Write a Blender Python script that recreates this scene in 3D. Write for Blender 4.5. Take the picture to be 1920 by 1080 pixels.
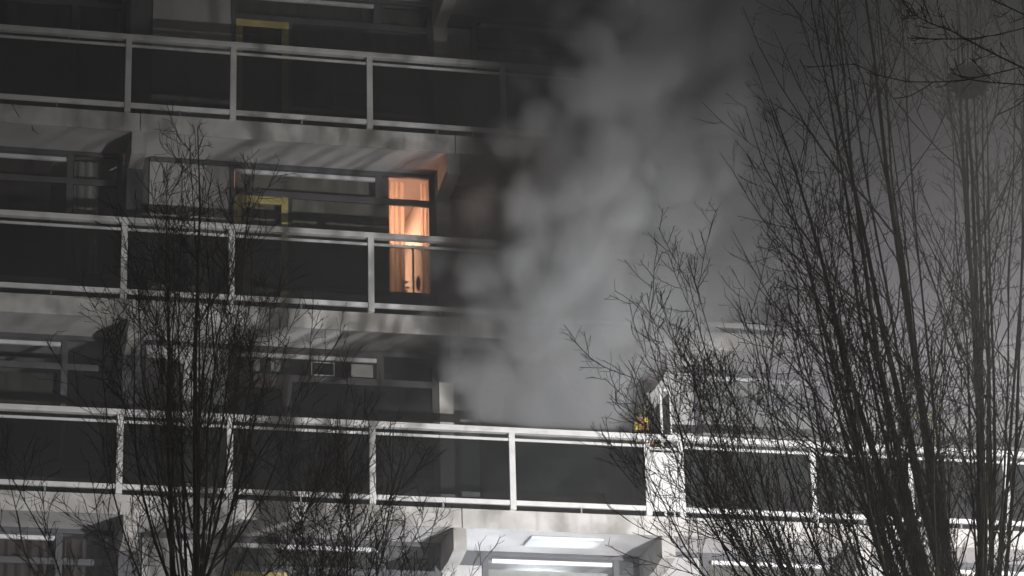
import bpy, bmesh, math, random
import numpy as np
from mathutils import Vector, Matrix

random.seed(7)
rng = np.random.default_rng(11)
for o in list(bpy.data.objects):
    bpy.data.objects.remove(o)
S = bpy.context.scene
COL = S.collection
R = math.radians

# ------------------------------------------------------------------ camera
FZ = 12.5175            # level of the fire floor above the ground
ST = 2.8                # storey height
cam_d = bpy.data.cameras.new('camera')
cam = bpy.data.objects.new('camera', cam_d)
COL.objects.link(cam)
yaw, pit, rol = .2423, .3435, -.0248
fw = Vector((math.sin(yaw) * math.cos(pit), math.cos(yaw) * math.cos(pit), math.sin(pit)))
r0 = Vector((math.cos(yaw), -math.sin(yaw), 0))
u0 = r0.cross(fw)
rt = math.cos(rol) * r0 + math.sin(rol) * u0
up = -math.sin(rol) * r0 + math.cos(rol) * u0
cam.matrix_world = Matrix(((rt.x, up.x, -fw.x, -3.9033), (rt.y, up.y, -fw.y, -38.2021),
                           (rt.z, up.z, -fw.z, 1.6), (0, 0, 0, 1)))
cam_d.sensor_width = 36
cam_d.lens = 36 * 5479.6 / 1920
cam_d.clip_start = .1
cam_d.clip_end = 600
S.camera = cam

# ------------------------------------------------------------------ night sky
world = bpy.data.worlds.new('World')
S.world = world
world.use_nodes = True
nt = world.node_tree
bg = nt.nodes['Background']
sky = nt.nodes.new('ShaderNodeTexSky')
sky.sky_type = 'NISHITA'
sky.sun_disc = False
sky.sun_elevation = R(-2)
sky.sun_rotation = R(150)
nt.links.new(sky.outputs[0], bg.inputs[0])
bg.inputs[1].default_value = .12

# faint moon, assumed and added as ambient fill, the night's only sun
sd = bpy.data.lights.new('moonlight', 'SUN')
sd.energy = .03
sd.angle = R(10)
sd.color = (1, .95, .9)
so = bpy.data.objects.new('moonlight', sd)
so.rotation_euler = (R(50), 0, R(25))
COL.objects.link(so)

# ------------------------------------------------------------------ assumed floodlight on a fire brigade mast
LP = Vector((13.2, -22.0, 3.2))
ld = bpy.data.lights.new('floodlight_beam', 'SPOT')
ld.energy = 82000
ld.color = (1, .99, .99)
ld.spot_size = R(96)
ld.spot_blend = 1.0
ld.shadow_soft_size = .05
lo = bpy.data.objects.new('floodlight_beam', ld)
lo.location = LP
AIM = Vector((12.0, 0, 2.0))
lo.rotation_euler = (AIM - LP).to_track_quat('-Z', 'Y').to_euler()
COL.objects.link(lo)

S.view_settings.view_transform = 'Standard'
S.view_settings.look = 'None'
S.view_settings.exposure = 0
S.view_settings.gamma = 1
S.view_settings.use_curve_mapping = False
S.render.engine = 'CYCLES'
cy = S.cycles
cy.max_bounces = 8
cy.diffuse_bounces = 3
cy.glossy_bounces = 3
cy.transmission_bounces = 4
cy.transparent_max_bounces = 24
cy.volume_bounces = 1
cy.volume_step_rate = 1.0
cy.volume_max_steps = 256
cy.sample_clamp_indirect = 4
cy.caustics_reflective = False
cy.caustics_refractive = False
try:
    cy.use_denoising = True
    cy.denoiser = 'OPENIMAGEDENOISE'
except Exception:
    pass

# ------------------------------------------------------------------ materials
def mat(name, col, rough=.7, spec=.3, var=.0, scale=3., stain=None, stain_scale=1.5, stain_amt=.5, stretch=(1, 1, 1), bump=0., metal=0., streak=0., stain_lo=.5, stain_hi=.68):
    m = bpy.data.materials.new(name)
    m.use_nodes = True
    t = m.node_tree
    b = t.nodes['Principled BSDF']
    b.inputs['Roughness'].default_value = rough
    b.inputs['Metallic'].default_value = metal
    b.inputs['Specular IOR Level'].default_value = spec
    b.inputs['Base Color'].default_value = (*col, 1)
    tc = t.nodes.new('ShaderNodeTexCoord')
    mp = t.nodes.new('ShaderNodeMapping')
    mp.inputs['Scale'].default_value = stretch
    t.links.new(tc.outputs['Object'], mp.inputs[0])
    src = None
    def noise(sc, det=5, vec=mp):
        n = t.nodes.new('ShaderNodeTexNoise')
        n.inputs['Scale'].default_value = sc
        n.inputs['Detail'].default_value = det
        t.links.new(vec.outputs[0], n.inputs['Vector'])
        return n.outputs['Fac']
    def mixc(fac, a, c):
        x = t.nodes.new('ShaderNodeMix')
        x.data_type = 'RGBA'
        t.links.new(fac, x.inputs[0])
        if isinstance(a, tuple):
            x.inputs[6].default_value = (*a, 1)
        else:
            t.links.new(a, x.inputs[6])
        x.inputs[7].default_value = (*c, 1)
        return x.outputs[2]
    def ramp(s, lo, hi, amt):
        r = t.nodes.new('ShaderNodeMapRange')
        r.interpolation_type = 'SMOOTHSTEP'
        r.inputs[1].default_value = lo
        r.inputs[2].default_value = hi
        r.inputs[4].default_value = amt
        t.links.new(s, r.inputs[0])
        return r.outputs[0]
    if var:
        src = mixc(ramp(noise(scale), .35, .7, 1), tuple(c * (1 - var) for c in col), tuple(min(1, c * (1 + var)) for c in col))
    if stain:
        src = mixc(ramp(noise(stain_scale, 6), stain_lo, stain_hi, stain_amt), src or col, stain)
    if streak:
        mp2 = t.nodes.new('ShaderNodeMapping')
        mp2.inputs['Scale'].default_value = (9, 9, .8)
        t.links.new(tc.outputs['Object'], mp2.inputs[0])
        src = mixc(ramp(noise(1., 4, mp2), .5, .75, streak), src or col, tuple(c * .45 for c in col))
    if src:
        t.links.new(src, b.inputs['Base Color'])
    if bump:
        bn = t.nodes.new('ShaderNodeBump')
        bn.inputs['Strength'].default_value = bump
        bn.inputs['Distance'].default_value = .01
        t.links.new(noise(scale * 8, 4), bn.inputs['Height'])
        t.links.new(bn.outputs[0], b.inputs['Normal'])
    return m

def glass(name, tint, refl=.5, rough=.03, dirt=.0):
    m = bpy.data.materials.new(name)
    m.use_nodes = True
    t = m.node_tree
    t.nodes.remove(t.nodes['Principled BSDF'])
    out = t.nodes['Material Output']
    tr = t.nodes.new('ShaderNodeBsdfTransparent')
    tr.inputs[0].default_value = (*tint, 1)
    gl = t.nodes.new('ShaderNodeBsdfGlossy')
    gl.inputs['Roughness'].default_value = rough
    fr = t.nodes.new('ShaderNodeFresnel')
    fr.inputs[0].default_value = 1.45
    mu = t.nodes.new('ShaderNodeMath')
    mu.operation = 'MULTIPLY'
    mu.inputs[1].default_value = refl * 2
    t.links.new(fr.outputs[0], mu.inputs[0])
    mx = t.nodes.new('ShaderNodeMixShader')
    t.links.new(mu.outputs[0], mx.inputs[0])
    t.links.new(tr.outputs[0], mx.inputs[1])
    t.links.new(gl.outputs[0], mx.inputs[2])
    last = mx
    if dirt:
        df = t.nodes.new('ShaderNodeBsdfDiffuse')
        df.inputs[0].default_value = (.35, .36, .35, 1)
        no = t.nodes.new('ShaderNodeTexNoise')
        no.inputs['Scale'].default_value = 2.2
        no.inputs['Detail'].default_value = 6
        tc = t.nodes.new('ShaderNodeTexCoord')
        t.links.new(tc.outputs['Object'], no.inputs['Vector'])
        mr = t.nodes.new('ShaderNodeMapRange')
        mr.inputs[1].default_value = .42
        mr.inputs[2].default_value = .80
        mr.inputs[4].default_value = dirt
        t.links.new(no.outputs['Fac'], mr.inputs[0])
        m2 = t.nodes.new('ShaderNodeMixShader')
        t.links.new(mr.outputs[0], m2.inputs[0])
        t.links.new(mx.outputs[0], m2.inputs[1])
        t.links.new(df.outputs[0], m2.inputs[2])
        last = m2
    t.links.new(last.outputs[0], out.inputs['Surface'])
    return m

def emis(name, col, strength):
    m = bpy.data.materials.new(name)
    m.use_nodes = True
    b = m.node_tree.nodes['Principled BSDF']
    b.inputs['Base Color'].default_value = (*col, 1)
    b.inputs['Emission Color'].default_value = (*col, 1)
    b.inputs['Emission Strength'].default_value = strength
    return m

def cloth(name, col, transl=.4, fold=None):
    m = bpy.data.materials.new(name)
    m.use_nodes = True
    t = m.node_tree
    t.nodes.remove(t.nodes['Principled BSDF'])
    out = t.nodes['Material Output']
    d = t.nodes.new('ShaderNodeBsdfDiffuse')
    s = t.nodes.new('ShaderNodeBsdfTranslucent')
    tc = t.nodes.new('ShaderNodeTexCoord')
    mp = t.nodes.new('ShaderNodeMapping')
    mp.inputs['Scale'].default_value = (7, 7, .4)
    n = t.nodes.new('ShaderNodeTexNoise')
    n.inputs['Scale'].default_value = 1
    n.inputs['Detail'].default_value = 4
    t.links.new(tc.outputs['Object'], mp.inputs[0])
    t.links.new(mp.outputs[0], n.inputs['Vector'])
    x = t.nodes.new('ShaderNodeMix')
    x.data_type = 'RGBA'
    t.links.new(n.outputs['Fac'], x.inputs[0])
    x.inputs[6].default_value = (*[c * .85 for c in col], 1)
    x.inputs[7].default_value = (*[min(1, c * 1.12) for c in col], 1)
    t.links.new(x.outputs[2], d.inputs[0])
    t.links.new(x.outputs[2], s.inputs[0])
    mx = t.nodes.new('ShaderNodeMixShader')
    mx.inputs[0].default_value = transl
    t.links.new(d.outputs[0], mx.inputs[1])
    t.links.new(s.outputs[0], mx.inputs[2])
    t.links.new(mx.outputs[0], out.inputs['Surface'])
    return m

M = {}
M['concrete'] = mat('fascia concrete', (.50, .48, .46), .85, .2, .14, 2.5, (.20, .185, .165), 1.6, .75, bump=.25, streak=.35, stain_lo=.48, stain_hi=.72)
M['soffit'] = mat('painted soffit', (.55, .53, .53), .8, .2, .10, 1.2, (.36, .34, .33), .9, .5, bump=.12)
M['beam'] = mat('beam concrete', (.46, .44, .42), .85, .2, .12, 2., (.22, .2, .18), 1.3, .6, bump=.2)
M['soffit_soot'] = mat('sooted soffit', (.30, .28, .27), .85, .2, .10, 1.2, (.035, .030, .028), .7, .95, bump=.12, stain_lo=.36, stain_hi=.6)
M['beam_soot'] = mat('sooted beam', (.10, .09, .085), .9, .15, .2, 2., (.02, .018, .017), 1.5, .9, bump=.2)
M['white_paint'] = mat('white railing paint', (.66, .65, .64), .5, .4, .07, 4., (.30, .27, .24), 3.2, .6, bump=.08, stain_lo=.52, stain_hi=.75)
M['dark_frame'] = mat('slate blue frame paint', (.082, .084, .091), .45, .4, .12, 3., bump=.05)
M['yellow'] = mat('yellow door paint', (.50, .42, .15), .5, .4, .12, 5., (.28, .22, .08), 4., .5)
M['panel'] = mat('grey render panel', (.40, .39, .385), .85, .2, .08, 1.5, (.25, .24, .23), 1.2, .6, bump=.2, streak=.2)
M['panel_soot'] = mat('sooted render panel', (.42, .40, .37), .85, .2, .08, 1.5, (.06, .05, .045), 1.1, .9, bump=.2)
M['grille'] = mat('white vent grille', (.68, .68, .69), .5, .4, .05, 6.)
M['grille_soot'] = mat('sooted vent grille', (.34, .33, .32), .7, .3, .2, 3., (.06, .055, .05), 1.4, .9)
M['frame_soot'] = mat('sooted frame', (.038, .035, .034), .6, .3, .3, 3.)
M['metal_grey'] = mat('galvanised metal', (.36, .37, .38), .4, .5, .1, 6., metal=.6)
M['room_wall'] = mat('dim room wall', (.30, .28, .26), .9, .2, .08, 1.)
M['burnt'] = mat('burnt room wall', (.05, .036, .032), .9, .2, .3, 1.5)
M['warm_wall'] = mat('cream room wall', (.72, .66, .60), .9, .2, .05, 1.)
M['rail_glass'] = glass('tinted balustrade glass', (.43, .45, .445), .25, .02, .03)
M['win_glass'] = glass('window glass', (.82, .83, .83), .5, .02, .02)
M['soot_glass'] = glass('sooty window glass', (.32, .28, .26), .6, .06, .06)
M['brown'] = mat('brown cabinet board', (.075, .06, .05), .6, .3, .2, 4.)
M['greygreen'] = mat('grey green board', (.20, .23, .21), .7, .3, .12, 4.)
M['paper'] = mat('pale card', (.14, .14, .13), .8, .2, .1, 8.)
M['bark'] = mat('winter bark', (.056, .050, .040), .9, .12, .3, 6., (.11, .11, .06), 2.5, .8, stretch=(3, 3, .7), bump=.6)
M['twig'] = mat('twig bark', (.050, .038, .032), .85, .12, .2, 5.)
M['leafy'] = mat('house plant leaf', (.05, .09, .035), .5, .4, .2, 20.)
M['terracotta'] = mat('clay pot', (.3, .13, .07), .8, .2, .1, 10.)
M['lamp_black'] = mat('black metal', (.02, .02, .02), .4, .5)
M['asphalt'] = mat('asphalt', (.05, .05, .052), .9, .3, .2, .6, bump=.4)
M['grass_m'] = mat('winter lawn', (.045, .06, .025), .95, .1, .4, .8, bump=.6)
M['paving'] = mat('pavement slabs', (.22, .215, .21), .9, .2, .15, 1.2, bump=.3)
M['turnout'] = mat('tan turnout cloth', (.42, .22, .09), .85, .2, .2, 9., (.10, .07, .045), 4., .8, bump=.4)
M['dark_cloth'] = mat('black cloth', (.02, .02, .022), .85, .2, .2, 9., bump=.4)
M['hivis'] = mat('yellow reflective tape', (.72, .68, .06), .35, .6, .1, 14.)
M['helmet'] = mat('dark helmet', (.10, .095, .07), .3, .5, .1, 8.)
M['cylinder'] = mat('black air cylinder', (.022, .022, .025), .35, .5, .1, 6.)
M['skin'] = mat('face skin', (.45, .27, .2), .6, .4)
M['visor'] = glass('helmet visor', (.7, .66, .4), .8, .05)
M['nest'] = mat('nest sticks', (.045, .033, .024), .95, .1, .3, 20.)
M['engine_red'] = mat('mast base red', (.35, .03, .02), .4, .5, .1, 3.)
M['diffuser'] = emis('lit lamp diffuser', (.90, .95, 1.0), 1.25)
def uneven_glow():  # emission that imitates the uneven lit patch on the soffit
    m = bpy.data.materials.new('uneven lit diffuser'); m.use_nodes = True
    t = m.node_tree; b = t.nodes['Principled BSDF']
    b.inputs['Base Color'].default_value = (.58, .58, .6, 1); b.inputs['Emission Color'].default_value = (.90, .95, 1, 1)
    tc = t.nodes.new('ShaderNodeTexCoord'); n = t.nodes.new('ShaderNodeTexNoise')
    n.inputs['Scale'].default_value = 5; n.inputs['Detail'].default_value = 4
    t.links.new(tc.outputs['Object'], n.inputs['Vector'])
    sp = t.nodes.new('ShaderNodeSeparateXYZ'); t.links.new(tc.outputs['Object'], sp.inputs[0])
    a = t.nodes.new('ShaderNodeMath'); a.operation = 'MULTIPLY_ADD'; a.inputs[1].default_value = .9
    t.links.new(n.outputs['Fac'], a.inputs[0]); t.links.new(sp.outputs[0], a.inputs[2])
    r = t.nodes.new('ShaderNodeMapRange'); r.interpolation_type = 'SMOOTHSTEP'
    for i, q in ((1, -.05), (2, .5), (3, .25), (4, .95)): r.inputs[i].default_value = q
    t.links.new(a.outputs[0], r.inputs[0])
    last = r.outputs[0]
    for ax, half, c in ((0, .53, -.07), (1, .245, .005)):     # lit patch of soffit: its glow is painted to fade towards the rim
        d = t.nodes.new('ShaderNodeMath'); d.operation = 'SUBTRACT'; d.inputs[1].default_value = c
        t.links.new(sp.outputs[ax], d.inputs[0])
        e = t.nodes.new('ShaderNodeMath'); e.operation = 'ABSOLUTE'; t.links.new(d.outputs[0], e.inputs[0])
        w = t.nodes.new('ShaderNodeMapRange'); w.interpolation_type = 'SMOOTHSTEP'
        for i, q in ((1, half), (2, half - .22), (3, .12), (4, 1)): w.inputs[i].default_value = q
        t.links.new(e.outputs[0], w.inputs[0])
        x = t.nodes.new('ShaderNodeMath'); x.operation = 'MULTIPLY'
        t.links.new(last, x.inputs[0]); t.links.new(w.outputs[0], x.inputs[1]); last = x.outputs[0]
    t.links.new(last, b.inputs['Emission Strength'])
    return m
M['lamp_diffuser'] = uneven_glow()
M['bulb'] = emis('warm shade', (1.0, .62, .34), 3.0)
M['curt_beige'] = cloth('olive beige curtain cloth', (.34, .32, .27), .0)
M['curt_grey'] = cloth('grey curtain cloth', (.20, .19, .17), .08)
M['curt_white'] = cloth('white net curtain cloth', (.70, .70, .66), .25)
M['curt_brown'] = cloth('brown curtain cloth', (.12, .09, .085), .08)
M['curt_green'] = cloth('dull green curtain cloth', (.115, .112, .09), .05)
M['curt_sheer'] = cloth('sheer cream curtain cloth', (.80, .70, .60), .62)

# ------------------------------------------------------------------ mesh helpers
class MB:
    def __init__(s):
        s.v = []; s.f = []
    def box(s, x0, x1, y0, y1, z0, z1):
        n = len(s.v)
        s.v += [(x0, y0, z0), (x1, y0, z0), (x1, y1, z0), (x0, y1, z0), (x0, y0, z1), (x1, y0, z1), (x1, y1, z1), (x0, y1, z1)]
        s.f += [tuple(n + i for i in q) for q in ((0, 3, 2, 1), (4, 5, 6, 7), (0, 1, 5, 4), (1, 2, 6, 5), (2, 3, 7, 6), (3, 0, 4, 7))]
        return s
    def prism_x(s, x0, x1, prof):            # profile of (y, z), extruded along x
        n = len(s.v); k = len(prof)
        s.v += [(x0, y, z) for y, z in prof] + [(x1, y, z) for y, z in prof]
        s.f.append(tuple(n + i for i in range(k)))
        s.f.append(tuple(n + k + i for i in reversed(range(k))))
        for i in range(k):
            j = (i + 1) % k
            s.f.append((n + j, n + i, n + k + i, n + k + j))
        return s
    def tube(s, pts, rad, n=8, cap=True):
        pts = [Vector(p) for p in pts]
        base = len(s.v)
        for i, p in enumerate(pts):
            d = (pts[min(i + 1, len(pts) - 1)] - pts[max(i - 1, 0)])
            if d.length < 1e-9: d = Vector((0, 0, 1))
            d.normalize()
            a = d.cross(Vector((0, 1, 0)) if abs(d.y) < .9 else Vector((1, 0, 0))).normalized()
            b = d.cross(a)
            r = rad[i] if isinstance(rad, (list, tuple)) else rad
            for k in range(n):
                t = 2 * math.pi * k / n
                s.v.append(tuple(p + a * (r * math.cos(t)) + b * (r * math.sin(t))))
        for i in range(len(pts) - 1):
            for k in range(n):
                k2 = (k + 1) % n
                s.f.append((base + i * n + k, base + i * n + k2, base + (i + 1) * n + k2, base + (i + 1) * n + k))
        if cap:
            s.f.append(tuple(base + k for k in reversed(range(n))))
            e = base + (len(pts) - 1) * n
            s.f.append(tuple(e + k for k in range(n)))
        return s
    def ball(s, c, r, sx=1, sy=1, sz=1, nu=12, nv=8):
        base = len(s.v)
        for i in range(nv + 1):
            th = math.pi * i / nv
            for k in range(nu):
                ph = 2 * math.pi * k / nu
                s.v.append((c[0] + r * sx * math.sin(th) * math.cos(ph), c[1] + r * sy * math.sin(th) * math.sin(ph), c[2] + r * sz * math.cos(th)))
        for i in range(nv):
            for k in range(nu):
                k2 = (k + 1) % nu
                s.f.append((base + i * nu + k, base + (i + 1) * nu + k, base + (i + 1) * nu + k2, base + i * nu + k2))
        return s
    def mesh(s, name):
        me = bpy.data.meshes.new(name)
        me.from_pydata(s.v, [], s.f)
        me.update()
        return me
    def obj(s, name, m, parent=None, loc=None, bevel=0, smooth=False, kind=None):
        me = s.mesh(name)
        me.materials.append(m)
        if smooth:
            me.polygons.foreach_set('use_smooth', [True] * len(me.polygons))
        return link(name, me, parent, loc, bevel, kind)

def link(name, me, parent=None, loc=None, bevel=0, kind=None):
    o = bpy.data.objects.new(name, me)
    COL.objects.link(o)
    if parent is not None: o.parent = parent
    if loc: o.location = loc
    if bevel:
        b = o.modifiers.new('bevel', 'BEVEL')
        b.width = bevel; b.segments = 2; b.limit_method = 'ANGLE'
    if kind: o['kind'] = kind
    return o

def tag(o, label, cat, group=None, kind=None):
    o['label'] = label
    o['category'] = cat
    if group: o['group'] = group
    if kind: o['kind'] = kind
    return o

def empty(name, loc, label, cat, group=None):
    o = bpy.data.objects.new(name, None)
    o.empty_display_size = .2
    COL.objects.link(o)
    o.location = loc
    return tag(o, label, cat, group)

def struct(name, mb, m):
    return mb.obj(name, m, kind='structure')

# ------------------------------------------------------------------ ground
g = MB(); g.v = [(-300, -300, 0), (300, -300, 0), (300, 300, 0), (-300, 300, 0)]; g.f = [(0, 1, 2, 3)]
struct('ground', g, M['grass_m'])
g = MB(); g.v = [(-120, -34, .004), (120, -34, .004), (120, -19, .004), (-120, -19, .004)]; g.f = [(0, 1, 2, 3)]
struct('road', g, M['asphalt'])
struct('pavement', MB().box(-120, 120, -18.9, -16.4, 0, .12), M['paving'])

# ------------------------------------------------------------------ the apartment block
X0, X1 = -9.5, 20.9
block = empty('apartment_block', (0, 0, 0), 'grey concrete apartment block with stacked glass balconies and white railings', 'building')
JOINTS = [X0, -6.6, -2.75, .19, 4.75, 7.74, 10.70, 15.2, 18.1, X1]
POSTS = [-8.8, -7.3, -5.45, -3.95, -1.97, 0, 1.499, 3.4845, 5.473, 7.44, 7.934, 9.908, 11.38, 12.87, 14.85, 16.83, 18.8]
BEAMS = [(-6.68, -6.49), (-2.83, -2.64), (.08, .29), (4.64, 4.83), (7.64, 7.84), (10.58, 10.78), (15.1, 15.3), (18.0, 18.2)]

post_me = MB().box(-.042, .042, -.045, .03, -.13, .979).mesh('post'); post_me.materials.append(M['white_paint'])

def storey_structure(k):
    z = FZ + ST * k
    if k == 1:      # the slab over the fire is blackened between the two beams
        slab = MB().box(X0, 3.1, .065, 5, -.376, -.135).box(7.74, X1, .065, 5, -.376, -.135).obj('balcony_slab', M['soffit'], block, (0, 0, z))
        ss = MB().box(3.102, 7.738, .065, 5, -.376, -.135).obj('balcony_slab', M['soffit_soot'], block, (0, 0, z))
        ss['label'] = 'soot blackened slab over the fire'
    else:
        slab = MB().box(X0, X1, .065, 5, -.376, -.135).obj('balcony_slab', M['soffit'], block, (0, 0, z))
    for a, b in zip(JOINTS[:-1], JOINTS[1:]):
        MB().box(a + .006, b - .006, .022, .062, -.405, -.128).obj('fascia_panel', M['concrete'], slab, bevel=.006)
    for a, b in BEAMS:
        MB().prism_x(a, b, [(.1, -.379), (.1, -.70), (.5, -.78), (.965, -.80), (.965, -.379)]).obj('support_beam', M['beam_soot' if k == 1 and 4 < a < 8 else 'beam'], block, (0, 0, z), bevel=.008)

def crack():
    c = MB().tube([(-1.66, .0215, 18.06), (-1.63, .0215, 18.03), (-1.58, .0215, 17.93), (-1.536, .0215, 17.86), (-1.50, .0215, 17.80)], [.004, .007, .006, .009, .006], 5)
    c.tube([(-1.50, -.0, 17.74), (-1.44, .0, 17.742), (-1.313, .152, 17.7405), (-1.29, .3, 17.7405), (-1.2, .447, 17.7405)][2:], [.006, .012, .005], 5)
    c.obj('crack', M['burnt'], block)

def railing(k):
    z = FZ + ST * k
    hr = MB().box(X0, X1, -.05, .06, .982, 1.06).obj('balcony_railing', M['white_paint'], block, (0, 0, z), bevel=.006)
    if k == 0:
        hr['label'] = 'white railing of the burning flat, brightly floodlit'
    for x in POSTS:
        p = link('post', post_me, hr, (x, 0, 0))
    for a, b in zip(POSTS[:-1], POSTS[1:]):
        a2, b2 = a + .046, b - .046
        if k == 0 and abs(a - 7.44) < .01:
            MB().box(a2 - .003, b2 + .003, -.02, -.008, -.02, .80).obj('white_panel', M['white_paint'], hr)
            MB().box(a2, b2, -.028, .012, .84, .872).obj('glazing_rail', M['white_paint'], hr)
        else:
            MB().box(a2, b2, -.03, .015, .868, .905).obj('glazing_rail', M['white_paint'], hr, bevel=.004)
            MB().box(a2 + .004, b2 - .004, -.012, -.002, .006, .866).obj('glass_pane', M['rail_glass'], hr)
        MB().box(a2, b2, -.035, .018, -.062, .004).obj('bottom_rail', M['white_paint'], hr, bevel=.004)
        if b - a > 1.2:
            MB().box((a + b) / 2 - .012, (a + b) / 2 + .012, -.02, .008, -.128, -.064).obj('rail_foot', M['metal_grey'], hr)

def wall_box(name, x0, x1, z0, z1, z, m, y0=1.0, y1=1.18):
    return MB().box(x0, x1, y0, y1, z0, z1).obj(name, m, block, (0, 0, z))

def window(k, x0, x1, y, uprights, grille=None, trans=(1.92, 2.01), top=2.36, bottom=.56, door=None, sill_from=None, g='win_glass', tmid=True):
    """slate framed window wall: header, transom bar, uprights, panes, vent grille, panel under the sill"""
    z = FZ + ST * k
    burnt = g == 'soot_glass'
    fm = M['frame_soot' if burnt else 'dark_frame']; gmat = M['grille_soot' if burnt else 'grille']
    fr = MB()
    fr.box(x0, x1, y - .03, y + .05, top, 2.421)
    for a, b in uprights:
        fr.box(a, b, y - .022, y + .045, -.132, top)
    ua = sorted(uprights)
    for (a0, a1), (b0, b1) in zip(ua[:-1], ua[1:]):
        fr.box(a1, b0, y - .015, y + .04, trans[0], trans[1])
    w = fr.obj('window', fm, block, (0, 0, z), bevel=.004)
    gm = M[g]
    for (a0, a1), (b0, b1) in zip(ua[:-1], ua[1:]):
        t = top
        if grille and a1 - .02 <= grille[0] and b0 + .02 >= grille[1]:
            MB().box(grille[0], grille[1], y - .04, y + .02, 2.255, 2.312).obj('vent_grille', gmat, w, bevel=.006)
            MB().box(a1, b0, y - .01, y + .035, 2.318, top).obj('head_strip', fm, w)
            t = 2.25
        MB().box(a1, b0, y, y + .008, trans[1], t).obj('pane', gm, w)
        if door and abs(door[0] - a1) < .05:
            d = MB()
            f = .085
            d.box(door[0], door[0] + f, y - .03, y + .02, -.11, trans[0] - .002)
            d.box(door[1] - f, door[1], y - .03, y + .02, -.11, trans[0] - .002)
            d.box(door[0] + f, door[1] - f, y - .027, y + .018, trans[0] - .1, trans[0] - .004)
            d.box(door[0] + f, door[1] - f, y - .027, y + .018, -.11, .12)
            d.obj('balcony_door', M['yellow'], w, bevel=.004)
            MB().box(door[0] + f, door[1] - f, y, y + .007, .12, trans[0] - .1).obj('door_pane', gm, w)
            h = MB().box(door[1] - .06, door[1] - .035, y - .06, y - .03, .92, 1.04)
            h.box(door[1] - .055, door[1] - .04, y - .075, y - .055, .98, 1.0)
            h.obj('door_handle', M['metal_grey'], w)
        else:
            MB().box(a1, b0, y, y + .008, bottom, trans[0]).obj('pane', gm, w)
            MB().box(a1, b0, y - .02, y + .042, bottom - .07, bottom).obj('sill', fm, w)
            MB().box(a1, b0, y - .005, y + .04, -.132, bottom - .07).obj('sill_panel', fm, w)
    return w

def facade(k):
    z = FZ + ST * k
    sg = 'soot_glass' if k == 0 else 'win_glass'
    # bay left of the first beam
    window(k, -2.62, .055, 1.0, [(-2.62, -2.55), (-.74, -.65), (-.02, .055)], (-2.5, -.755))
    wall_box('side_panel', .068, .302, -.132, 2.012, z, M['dark_frame'], .50, 1.10)
    wall_box('side_panel', .312, .445, -.132, 2.421, z, M['dark_frame'], 1.04, 1.12)
    # far left
    wall_box('wall_panel', X0, -2.63, -.132, 2.421, z, M['panel'])
    # white panel and main window with the yellow door
    wall_box('wall_panel', .448, 1.612, -.132, 2.352, z, M['panel'], 1.01, 1.15)
    wall_box('panel_head', .448, 1.612, 2.354, 2.421, z, M['dark_frame'], .975, 1.1)
    main_window(k, sg)
    wall_box('party_wall', 4.664, 4.87, -.132, 2.421, z, M['panel_soot'] if k == 0 else M['panel'], .97, 4.2)
    # fire bay
    wall_box('wall_panel', 4.874, 5.33, -.132, 2.21, z, M['panel'], 1.35, 1.5)
    wall_box('panel_head', 4.874, 5.33, 2.212, 2.421, z, M['dark_frame'], 1.32, 1.46)
    window(k, 5.332, 7.66, 1.35, [(5.332, 5.42), (7.27, 7.36), (7.58, 7.66)], (5.47, 7.25), g=sg)
    wall_box('party_wall', 7.664, 7.86, -.132, 2.421, z, M['panel'], .97, 4.2)
    # bay right of the glass screen
    wall_box('wall_panel', 7.864, 8.5, -.132, 2.352, z, M['panel'], 1.01, 1.15)
    wall_box('panel_head', 7.864, 8.5, 2.354, 2.421, z, M['dark_frame'], .975, 1.1)
    window(k, 8.502, 10.56, 1.0, [(8.502, 8.6), (10.47, 10.56)], (8.64, 10.46))
    wall_box('party_wall', 10.564, 10.8, -.132, 2.421, z, M['panel'], .97, 4.2)
    # last bay with a yellow door
    wall_box('wall_panel', 10.804, 11.66, -.132, 2.352, z, M['panel'], 1.01, 1.15)
    wall_box('panel_head', 10.804, 11.66, 2.354, 2.421, z, M['dark_frame'], .975, 1.1)
    window(k, 11.662, 15.06, 1.0, [(11.662, 11.72), (12.29, 12.36), (14.0, 14.08), (14.98, 15.06)], (12.45, 13.95), door=(11.722, 12.288))
    wall_box('wall_panel', 15.064, X1, -.132, 2.421, z, M['panel'])

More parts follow.
